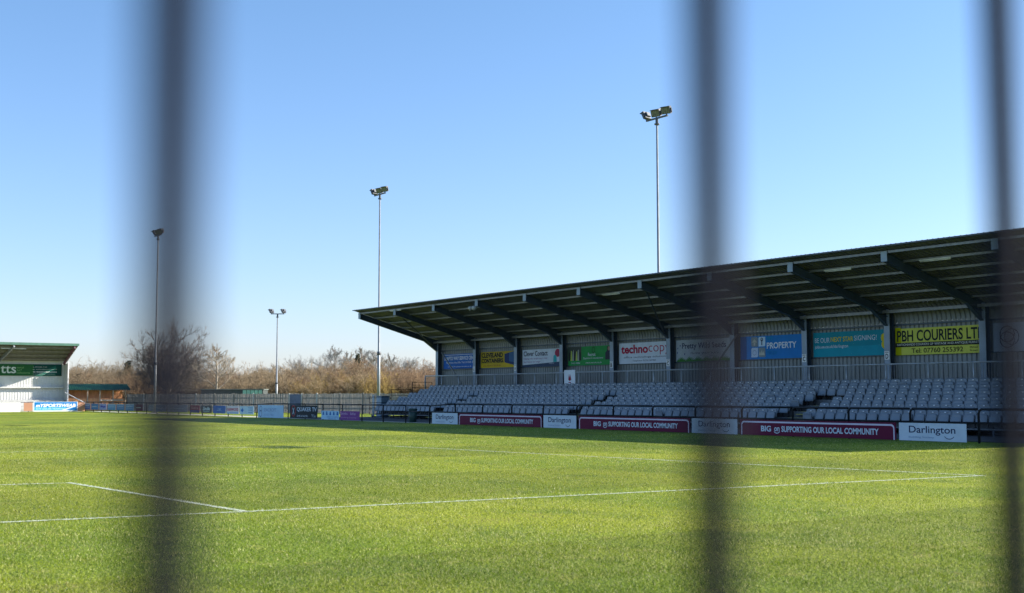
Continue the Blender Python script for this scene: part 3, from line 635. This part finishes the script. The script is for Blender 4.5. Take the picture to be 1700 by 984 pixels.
def mast(x, y, H, heads, label, arm=(0, 1, 0), L=1.9, r=.095):
    t = empty('floodlight_mast', (x, y, 0), 0, label, 'floodlight', 'tall floodlight masts around the pitch')
    MB().tube([(0, 0, 0), (0, 0, .08)], .3, 12).build('base_plate', M_mast, t, True)
    MB().tube([(0, 0, .08), (0, 0, H * .28), (0, 0, H * .281), (0, 0, H)], [r * 1.35, r * 1.2, r * .95, r * .6], 12).build('mast', M_mast, t, True)
    MB().tube([(0, 0, H * .27), (0, 0, H * .285)], r * 1.5, 12).build('collar', M_head, t, True)
    a = Vector(arm).normalized(); mb = MB(); mb.beam(a * (-L / 2) + Vector((0, 0, H + .1)), a * (L / 2) + Vector((0, 0, H + .1)), .1, .09); mb.tube([(0, 0, H - .25), (0, 0, H + .1)], .09, 8); mb.tube([(0, 0, H - .3), (0, 0, H - .22)], .16, 10)
    mb.build('crossarm', M_head, t)
    for (s_, rz_, tl) in heads:
        p = a * (s_ * L / 2) + Vector((0, 0, H + .42)); lamp_head(t, p, rz_, tl)
        MB().beam(p - Vector((0, 0, .3)), p - Vector((0, 0, .05)), .05, .06, (1, 0, 0)).build('bracket', M_head, t)
H3 = [(1, R(-75), .45), (0.05, R(15), .35), (-.9, R(20), .3)]
mast(48.5, 89.6, 17.95, H3, 'tall floodlight mast rising just left of the stand roof end')
mast(48.5, 55.2, 17.9, H3, 'tall floodlight mast rising behind the middle of the stand roof')
mast(48.5, 21.4, 17.95, H3, 'tall floodlight mast behind the stand beyond the right edge of the picture')
mast(37.7, 112.3, 16.2, [(.8, R(-50), .5), (-.1, R(15), .4), (-.8, R(20), .4)], 'floodlight mast at the left beside the blurred railing bar')
mast(56.76, 128.46, 10.5, [(.9, R(-60), .5), (-.9, R(-60), .5)], 'shorter distant floodlight mast with two lamps beyond the timber fence', arm=(.824, -.567, 0), L=1.5, r=.10)

# ---------------------------------------------------------------- timber fence
def fence(p0, p1, label, H=1.72):
    p0, p1 = Vector(p0), Vector(p1); d = (p1 - p0); L = d.length; d.normalize(); nrm = Vector((-d.y, d.x))
    t = empty('timber_fence', (p0.x, p0.y, 0), math.atan2(d.y, d.x), label, 'fence')
    mb = MB(); x = 0; k = 0
    while x < L:
        wd = .12 + random.uniform(-.01, .01); h = H + random.uniform(-.03, .03); mb.box((x, -.01 + random.uniform(-.008, .008), .02), (x + wd, .012, h)); x += wd + .022; k += 1
    mb.build('palings', M_fence, t); mb = MB(); mb.box((0, .014, .4), (L, .06, .48)); mb.box((0, .014, 1.3), (L, .06, 1.38)); mb.build('rails', M_fence, t)
    for i in range(int(L / 3) + 1): MB().box((i * 3. - .05, -.06, 0), (i * 3. + .05, -.011, H + .06)).build('post', M_conc if i % 3 == 1 else M_fence, t)
def wood(name, c1, c2):
    m = mat(name, c1, .85, var=.2, scale=4, col2=c2, stretch=(2.2, 2.2, .25), bump=.2); return m
M_fence = wood('weathered_timber', (.31, .29, .26), (.16, .15, .135)); M_conc = mat('concrete_post', (.55, .54, .5), .9)
fence((40.7, 129.8), (50.5, 93.0), 'weathered grey timber fence behind the pitch barrier')
fence((50.5, 93.0), (62, 76.0), 'weathered grey timber fence running behind the end of the seats')
MB_ = MB().box((-.6, -.08, 0.05), (.6, -.03, 1.75)); 
t = empty('fence_gate', (47.7, 103.6, 0), math.atan2(93.0 - 129.8, 50.5 - 40.7), 'blue-grey steel gate in the timber fence', 'gate')
MB().box((-.75, -.12, .05), (.75, -.07, 1.66)).build('panel', mat('gate_paint', (.09, .12, .2), .5), t)
for q in (-.85, .85): MB().box((q - .05, -.13, 0), (q + .05, -.062, 1.75)).build('post', M_conc, t)

# ---------------------------------------------------------------- far end small stand
XR = 35.3
fs_ = empty('covered_stand', (27, 132, 0), 0, 'small covered stand with green roof edge and white corrugated wall at the far left', 'stand')
def fpart(mb, name, m, sm=False): return part(mb, name, m, fs_, sm)
M_fw = mat('pale_cladding', (.62, .62, .6), .5, var=.06, scale=.7, dirt=.2); M_green = mat('green_trim', (.085, .20, .15), .55)
def corr_x(x0, x1, y, z0, z1, pitch, depth):
    pr = []; x = x0
    while x < x1 - pitch: pr += [(x, y), (x + pitch * .5, y), (x + pitch * .6, y - depth), (x + pitch * .95, y - depth)]; x += pitch
    pr.append((x1, y)); vs = []
    for a, b in pr: vs += [(a, b, z0), (a, b, z1)]
    return MB().add(vs, [(2 * i, 2 * i + 2, 2 * i + 3, 2 * i + 1) for i in range(len(pr) - 1)])
FY0, FY1 = 129.9, 134.0; FZ0, FZ1 = 6.78, 5.15
fpart(corr_x(13, XR, FY1, 0, FZ1 + .1, .27, .018), 'back_wall', M_fw)
mb = MB(); mb.add([(13, FY0, FZ0), (XR + .3, FY0, FZ0), (XR + .3, FY1 + .2, FZ1), (13, FY1 + .2, FZ1), (13, FY0, FZ0 - .06), (XR + .3, FY0, FZ0 - .06), (XR + .3, FY1 + .2, FZ1 - .06), (13, FY1 + .2, FZ1 - .06)], [(0, 1, 2, 3), (7, 6, 5, 4), (0, 4, 5, 1), (1, 5, 6, 2), (2, 6, 7, 3), (3, 7, 4, 0)])
fpart(mb, 'roof', mat('dull_roof_underside', (.13, .13, .115), .8))
fpart(MB().box((13, FY0 - .06, FZ0 - .14), (XR + .33, FY0 - .003, FZ0 + .1)), 'green_fascia', M_green)
sl2 = (FZ1 - FZ0) / (FY1 - FY0)
for k in range(4):
    yy = FY0 + .5 + k * .95; zz = FZ0 + sl2 * (yy - FY0) - .07; fpart(MB().box((13, yy, zz - .16), (XR + .2, yy + .05, zz)), 'purlin', mat('brown_purlin', (.22, .2, .17), .7))
for x in (XR - .1, XR - 6.0, XR - 12.0):
    fpart(MB().beam((x, FY0, FZ0 - .25), (x - (.7 if x < XR - 1 else 0), FY1 - .1, FZ1 - .25), .14, .3), 'rafter', M_galv if x < XR - 1 else mat('maroon_steel', (.16, .07, .1), .5))
fpart(MB().box((XR, FY1 - 1.3, 0), (XR + .06, FY1 + .1, 4.9)), 'side_wall', M_fw)
fpart(MB().box((XR - .02, FY1 - 1.42, 0), (XR + .1, FY1 - 1.305, 5.1)), 'corner_trim', mat('white_trim', (.75, .72, .74), .5))
fpart(MB().box((13, FY1 - .35, 2.36), (XR - .1, FY1 - .05, 2.50)), 'ledge', M_fw)
mb = MB()
for k in range(4): mb.box((13, FY1 - 2.4 + .55 * k, 0), (XR - .1, FY1 - .35, .3 + .28 * k))
fpart(mb, 'terrace_steps', mat('pale_concrete', (.5, .5, .48), .9, dirt=.2))
fpart(MB().tube([(XR - .3, FY1 - 1.6, 1.9), (XR + 1.6, FY1 - 2.3, .8)], .05, 8), 'side_brace', mat('white_trim', (.75, .72, .74)))
tl = empty('batten_light', (29.4, FY0 + .7, FZ0 - .5), 0, 'slim tube light under the small far stand roof', 'light fitting'); MB().box((-1.2, -.08, -.05), (1.2, .08, .05)).build('housing', MATS['lamp_housing'], tl)
s = Sign('banner', 14.0, 1.2, (.006, .06, .05), (21.0, FY1 - .13, 3.62), (1, 0, 0), (0, -1, 0), 'dark green banner with large pale lowercase letters in the small far stand', 'banner')
s.rect(7.0, 0, 4.2, 1.2, (.02, .11, .035)); s.poly([(11.2, 0), (13.4, 1.1), (13.4, 0)], (.01, .12, .09)); s.text('tts', 7.95, .25, 1.5, .78, (.6, .66, .62), .01); s.text('total', 9.5, .75, .7, .2, (.2, .4, .15)); s.text('turf', 9.5, .5, .5, .2, (.2, .4, .15)); s.text('solutions', 9.5, .22, 1.3, .2, (.2, .4, .15))  # lighter triangle is slanting sunlight painted on the banner's right half
s.text('t: 01325 710', 11.1, .85, 1.4, .12, (.5, .55, .52)); s.text('e: info@totalturf', 11.1, .6, 2.4, .12, (.55, .6, .55)); s.text('w: totalturfsolutions', 11.1, .35, 2.4, .14, (.7, .72, .7), .03); s.text('contact us today', 11.1, .12, 2.2, .12, (.5, .55, .52))

# ---------------------------------------------------------------- timber shelter
sx0, sx1, sy0, sy1 = 35.75, 42.0, 134.6, 137.0
sh_ = empty('timber_shelter', (39, 136, 0), 0, 'open timber shelter with a green ribbed pitched roof next to the small stand', 'shelter')
M_tim = wood('orange_timber', (.78, .36, .17), (.60, .26, .12)); M_tpost = mat('pale_timber', (.5, .38, .28), .8)
def spart(mb, name, m): return part(mb, name, m, sh_)
spart(MB().box((sx0, sy0 + 1.25, 0), (sx1, sy0 + 1.31, 2.3)), 'back_wall', M_tim); spart(MB().box((sx0, sy0, 0), (sx1, sy0 + .06, 1.28)), 'front_wall', M_tim)
spart(MB().box((sx0, sy0 + .065, 0), (sx0 + .06, sy1 - .065, 2.2)), 'side_wall', M_tim)
for x in (sx0 + .05, sx0 + 2.1, sx0 + 3.4, sx0 + 4.8, sx1 - .12): spart(MB().box((x, sy0 - .08, 0), (x + .12, sy0 - .003, 2.15)), 'post', M_tpost)
spart(MB().box((sx0 + 3.4, sy0 - .14, 1.02), (sx1 - .3, sy0 - .085, 1.14)), 'rail', mat('pale_rail', (.7, .6, .5), .7)); spart(MB().box((sx0 + .3, sy0 + .9, 0), (sx1 - .3, sy0 + 1.22, .5)), 'bench', M_tim)
mb = MB(); x = sx0 - .4; ym = (sy0 + sy1) / 2
while x < sx1 + .35:
    for (a, b, za, zb) in ((sy0 - .18, ym, 2.14, 2.80), (ym, sy1 + .3, 2.80, 2.12)):
        mb.add([(x, a, za), (x + .1, a, za), (x + .13, a, za + .05), (x + .2, a, za + .05), (x, b, zb), (x + .1, b, zb), (x + .13, b, zb + .05), (x + .2, b, zb + .05)], [(0, 1, 5, 4), (1, 2, 6, 5), (2, 3, 7, 6)])
        mb.add([(x + .2, a, za + .05), (x + .23, a, za), (x + .2, b, zb + .05), (x + .23, b, zb)], [(0, 1, 3, 2)])
    x += .23
spart(mb, 'roof', mat('green_sheet', (.02, .10, .055), .5, var=.15, dirt=.2))
spart(MB().add([(sx0, sy0, 2.1), (sx0, sy1, 2.1), (sx0, ym, 2.72), (sx0 + .05, sy0, 2.1), (sx0 + .05, sy1, 2.1), (sx0 + .05, ym, 2.72)], [(0, 1, 2), (5, 4, 3), (0, 3, 4, 1), (1, 4, 5, 2), (2, 5, 3, 0)]), 'gable', M_tim)

# sheds behind the fence
t = empty('green_shed', (49.5, 120, 0), 0, 'low shed with a band of pale green panels showing above the fence', 'shed')
t.rotation_euler = (0, 0, -.6)
MB().box((-4.4, 0, 0), (1.9, 2.5, 2.15)).build('wall', mat('dark_shed', (.05, .06, .06), .8), t)
for i in range(5): MB().box((-.15 + i * .4, -.05, 1.45), (.2 + i * .4, -.003, 2.1)).build('panel', mat('pale_green_panel', (.25, .50, .38), .4), t)
MB().box((-4.5, -.1, 2.155), (2.0, 2.6, 2.22)).build('roof', mat('shed_roof', (.2, .22, .2), .7), t)

# ---------------------------------------------------------------- trees and shrubs
def rot_perp(d, ang, az_):
    a = np.cross(d, np.array([0.3, .2, .93])); a /= np.linalg.norm(a, axis=1)[:, None]; b = np.cross(d, a)
    return d * np.cos(ang)[:, None] + (a * np.cos(az_)[:, None] + b * np.sin(az_)[:, None]) * np.sin(ang)[:, None]
def bare_mesh(name, seed, stems, levels, spread, up=.25, trunk=None):
    """stems: (pos,dir,len,rad); levels: list of (children, len ratio, rad ratio, angle, tmin)"""
    r = np.random.default_rng(seed); segs = []
    P = np.array([s_[0] for s_ in stems], float); D = np.array([s_[1] for s_ in stems], float); D /= np.linalg.norm(D, axis=1)[:, None]
    L = np.array([s_[2] for s_ in stems], float); Rr = np.array([s_[3] for s_ in stems], float); lv = 0
    allsegs = []
    while True:
        # each branch is two bent segments
        bend = r.normal(0, .14, D.shape); D2 = D + bend + np.array([0, 0, up * .35]); D2 /= np.linalg.norm(D2, axis=1)[:, None]
        M_ = P + D * (L * .5)[:, None]; E2 = M_ + D2 * (L * .5)[:, None]
        allsegs.append((P, M_, Rr, Rr * .75, lv)); allsegs.append((M_, E2, Rr * .75, Rr * .4, lv))
        if lv >= len(levels): break
        nch, lr, rrr, ang, tmin = levels[lv]; n = len(P)
        idx = np.repeat(np.arange(n), nch); t = tmin + (1 - tmin) * r.random(len(idx)); h = t < .5
        pos = np.where(h[:, None], P[idx] + D[idx] * (L[idx] * t)[:, None], M_[idx] + D2[idx] * (L[idx] * (t - .5))[:, None])
        bd = np.where(h[:, None], D[idx], D2[idx]); an = ang * (.6 + .8 * r.random(len(idx)))
        nd = rot_perp(bd, an, r.random(len(idx)) * 6.283) + np.array([0, 0, up]); nd /= np.linalg.norm(nd, axis=1)[:, None]
        P, D, L, Rr = pos, nd, L[idx] * lr * (.6 + .7 * r.random(len(idx))) * (1.15 - .4 * t), np.maximum(Rr[idx] * rrr, .0055); lv += 1
    V = []; Q = []; T = []; off = 0
    for (A, Bp, ra, rb, l_) in allsegs:
        d = Bp - A; d /= np.linalg.norm(d, axis=1)[:, None] + 1e-9; a = np.cross(d, np.array([.31, .22, .92])); a /= np.linalg.norm(a, axis=1)[:, None] + 1e-9; b = np.cross(d, a)
        ns = 5 if l_ == 0 else 3; ring = []
        for k in range(ns):
            th = 6.283 * k / ns; o_ = a * math.cos(th) + b * math.sin(th); ring.append((A + o_ * ra[:, None], Bp + o_ * rb[:, None]))
        n = len(A); blk = np.stack([q for pr in ring for q in pr], 1); V.append(blk.reshape(-1, 3))
        base = off + np.arange(n) * ns * 2
        for k in range(ns):
            k2 = (k + 1) % ns; Q.append(np.stack([base + 2 * k, base + 2 * k2, base + 2 * k2 + 1, base + 2 * k + 1], 1)); T.append(np.full(n, min(l_, 1)))
        off += n * ns * 2
    V = np.concatenate(V); Q = np.concatenate(Q).astype(np.int32); T = np.concatenate(T)
    me = bpy.data.meshes.new(name); n = len(Q); me.vertices.add(len(V)); me.loops.add(n * 4); me.polygons.add(n)
    me.vertices.foreach_set('co', V.astype(np.float32).ravel()); me.loops.foreach_set('vertex_index', Q.ravel()); me.polygons.foreach_set('loop_start', np.arange(0, n * 4, 4, dtype=np.int32)); me.polygons.foreach_set('loop_total', np.full(n, 4, np.int32))
    me.update(calc_edges=True); return me
def bark(name, c1, c2, sc_=.6): return mat(name, c1, .9, col2=c2, scale=sc_, var=.3)
TW = [bark('brown_twigs', (.29, .22, .135), (.17, .13, .08)), bark('russet_twigs', (.34, .225, .13), (.20, .135, .08)), bark('olive_twigs', (.44, .31, .10), (.29, .20, .07)), bark('tan_twigs', (.38, .28, .16), (.23, .17, .10))]
def shrub_mesh(seed, h=5.0):
    r = np.random.default_rng(seed); st = []
    for i in range(20):
        a = r.random() * 6.283; q = r.random() ** .8; d = np.array([math.cos(a) * 1.3 * q, math.sin(a) * 1.3 * q, 1.0]); st.append(((math.cos(a) * .5 * r.random(), math.sin(a) * .5 * r.random(), 0), d, h * (.55 - .12 * q + .08 * r.random()), .032))
    return bare_mesh('shrub', seed, st, [(7, .52, .5, .75, .08), (7, .5, .6, .85, .08), (6, .55, .85, .9, .1)], 0, .06)
SH = [shrub_mesh(50 + i) for i in range(5)]
def mesh_h(me, p=97):
    a = np.zeros(len(me.vertices) * 3, np.float32); me.vertices.foreach_get('co', a); return float(np.percentile(a[2::3], p))
SHH = [mesh_h(m_) for m_ in SH]
def place_shrub(x, y, s_, k, m, label, group=None, zs=1.0):
    me = SH[k % 5]; key = (k % 5, m.name)
    if key not in SHM: q = me.copy(); q.materials.clear(); q.materials.append(m); SHM[key] = q
    o = bpy.data.objects.new('bare_shrub', SHM[key]); C.objects.link(o); o.location = (x, y, -.1); o.rotation_euler = (0, 0, random.random() * 6.28); o.scale = (s_, s_, s_ * zs)
    tag(o, label, 'shrub', group)
SHM = {}
def cam_pt(px, Z):
    X = (px - 850) / F * Z; return X * math.cos(YAW) + Z * math.sin(YAW), -X * math.sin(YAW) + Z * math.cos(YAW)
# a belt of scrub some 25 m beyond the fence, height as it is along the belt
prof = [(95, 604), (130, 600), (165, 603), (200, 603), (240, 608), (290, 600), (330, 603), (365, 612), (400, 610), (440, 606), (480, 605), (515, 606), (545, 604), (575, 592), (605, 592), (640, 610), (670, 608), (700, 600), (730, 604), (770, 600)]
def ztop(px, Z):
    xs2 = [p[0] for p in prof]; return (655 - np.interp(px, xs2, [p[1] for p in prof])) * Z / F + 1.6
gl_ = {'a': ('dense bare brown shrub in the scrub belt behind the timber fence', 'bare shrubs in the scrub belt')}
px = 92; i = 0
while px < 800:
    for row, Z in enumerate((143, 152, 162)):
        q = px + random.uniform(-7, 7) + row * 5; Zz = Z + random.uniform(-2.5, 2.5)
        x, y = cam_pt(q, Zz); hh = ztop(q, Zz) * (.68 if row == 0 else (.77 if row == 1 else .83)) * random.uniform(.9, 1.07)
        olive = 480 < q < 640 and row == 0 and i % 4 == 0
        m = TW[2] if olive else (TW[3] if 400 < q < 620 and random.random() < .55 else (TW[1] if (q > 630 or random.random() < .25) else TW[0]))
        lb = {'olive_twigs': 'yellow-olive bare shrub in the scrub belt behind the timber fence', 'tan_twigs': 'tan bare shrub in the scrub belt behind the timber fence', 'russet_twigs': 'reddish brown bare shrub in the scrub belt behind the timber fence', 'brown_twigs': 'dull brown bare shrub in the scrub belt behind the timber fence'}[m.name]
        place_shrub(x, y, hh / SHH[i % 5], i, m, lb, 'bare shrubs in the scrub belt behind the fence'); i += 1
    px += 15
# low bramble in front, closes the foot of the belt
def tree(px, Z, ytop, wpx, label, mseed, m, style='vase', group=None):
    H = (655 - ytop) * Z / F + 1.6; W = wpx * Z / F; x, y = cam_pt(px, Z)
    t = empty('bare_tree', (x, y, 0), 0, label, 'tree', group)
    r = np.random.default_rng(mseed)
    if style == 'vase':
        th = H * .16; st = []
        for i in range(26):
            a = i * 2.4; q = ((i + .5) / 26) ** .7; d = (math.cos(a) * q * W / H * 1.9, math.sin(a) * q * W / H * 1.9, 1.0); st.append(((0, 0, th * (.6 + .9 * r.random())), d, H * .58 * (1.1 - .36 * q), .006 * H))
        me = bare_mesh('crown', mseed, st, [(9, .42, .5, .6, .12), (8, .5, .55, .65, .15), (6, .5, .7, .7, .2)], W, .14)
    else:
        th = H * .28; st = []
        for i in range(13):
            a = i * 2.4; zz = th + (H - th) * i / 16; d = (math.cos(a) * .9 * W / H * 2, math.sin(a) * .9 * W / H * 2, .8); st.append(((0, 0, zz), d, (H - zz) * .5 + W * .1, .006 * H))
        me = bare_mesh('crown', mseed, st, [(8, .5, .5, .6, .12), (6, .5, .6, .65, .15), (4, .5, .8, .7, .2)], W, .18)
    k_ = H / mesh_h(me, 99.7); me.transform(Matrix.Scale(k_, 4))
    me.materials.append(m); cr = bpy.data.objects.new('crown', me); C.objects.link(cr); cr.parent = t
    top = H * (.3 if style == 'vase' else .9)
    MB().tube([(0, 0, -.2), (.05, 0, top * .5), (0, .05, top)], [.022 * H, .016 * H, .012 * H if style == 'vase' else .003 * H], 8).build('trunk', m, t, True)
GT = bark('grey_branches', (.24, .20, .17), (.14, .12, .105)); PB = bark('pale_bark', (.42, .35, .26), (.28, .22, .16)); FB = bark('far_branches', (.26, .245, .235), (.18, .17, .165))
tree(283, 134, 538, 108, 'large dense bare tree with a rounded crown behind the left floodlight mast', 11, GT)
tree(360, 130, 570, 58, 'slender bare tree with pale bark right of the large rounded tree', 12, PB, 'cone')
k = 0
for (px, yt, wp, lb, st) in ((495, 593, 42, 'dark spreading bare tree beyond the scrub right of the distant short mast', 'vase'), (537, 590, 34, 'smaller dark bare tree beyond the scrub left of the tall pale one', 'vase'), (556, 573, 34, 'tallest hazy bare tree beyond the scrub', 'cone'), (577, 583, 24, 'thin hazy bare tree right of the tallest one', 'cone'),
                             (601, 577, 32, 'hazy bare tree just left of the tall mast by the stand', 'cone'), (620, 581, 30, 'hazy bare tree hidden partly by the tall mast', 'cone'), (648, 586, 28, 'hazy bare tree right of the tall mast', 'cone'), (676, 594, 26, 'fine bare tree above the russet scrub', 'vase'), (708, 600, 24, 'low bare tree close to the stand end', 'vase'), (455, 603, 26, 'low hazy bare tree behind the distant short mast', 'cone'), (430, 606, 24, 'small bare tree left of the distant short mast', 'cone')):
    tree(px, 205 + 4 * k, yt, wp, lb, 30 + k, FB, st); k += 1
def conifer(px, Z, yt, label):
    x, y = cam_pt(px, Z); H = (655 - yt) * Z / F + 1.6; t = empty('conifer', (x, y, 0), 0, label, 'tree'); r = np.random.default_rng(int(px)); mb = MB()
    for i in range(1500):
        q = r.random() ** .7; z = H * (.35 + .63 * q); rad = (1 - q) * H * .16 + .15; a = r.random() * 6.283; rr_ = rad * r.random() ** .5; c = Vector((math.cos(a) * rr_, math.sin(a) * rr_, z)); d = Vector(r.normal(0, .16, 3).tolist()); e = Vector(r.normal(0, .16, 3).tolist()); mb.add([c - d, c + e, c + d], [(0, 1, 2)])
    mb.build('crown', mat('conifer_needles', (.03, .05, .03), .9), t); MB().tube([(0, 0, 0), (0, 0, H * .9)], [.15, .04], 6).build('trunk', GT, t, True)
conifer(594, 190, 589, 'small dark conifer poking above the tan scrub'); conifer(213, 190, 600, 'small dark conifer above the scrub left of the large bare tree')

# ---------------------------------------------------------------- railing in front of the camera
rl = empty('railing', (0, .4, 0), 0, 'dark vertical bar railing right in front of the viewer, out of focus', 'railing')
M_bar = mat('bar_paint', (.010, .010, .017), .85, var=.1, scale=30, spec=.08)
def camxy(X, Z): return X * math.cos(YAW) + Z * math.sin(YAW), -X * math.sin(YAW) + Z * math.cos(YAW)
A0 = np.array(camxy((279 - 850) / F * .225, .225)); A2 = np.array(camxy((1674 - 850) / F * .4125, .4125)); st_ = (A2 - A0) / 2
def rpart(mb, name): return part(mb, name, M_bar, rl, True)
for i in range(-5, 12):
    q = A0 + st_ * i
    rpart(MB().tube([(q[0], q[1], .05), (q[0], q[1], 2.35)], .0058, 12), 'bar')
for z in (.15, 2.25):
    a = A0 + st_ * -5.5; b = A0 + st_ * 11.5; rpart(MB().beam((a[0], a[1], z), (b[0], b[1], z), .012, .045), 'rail')
for i in (-5.5, 11.5):
    q = A0 + st_ * i; rpart(MB().box((q[0] - .03, q[1] - .03, 0), (q[0] + .03, q[1] + .03, 2.4)), 'post')
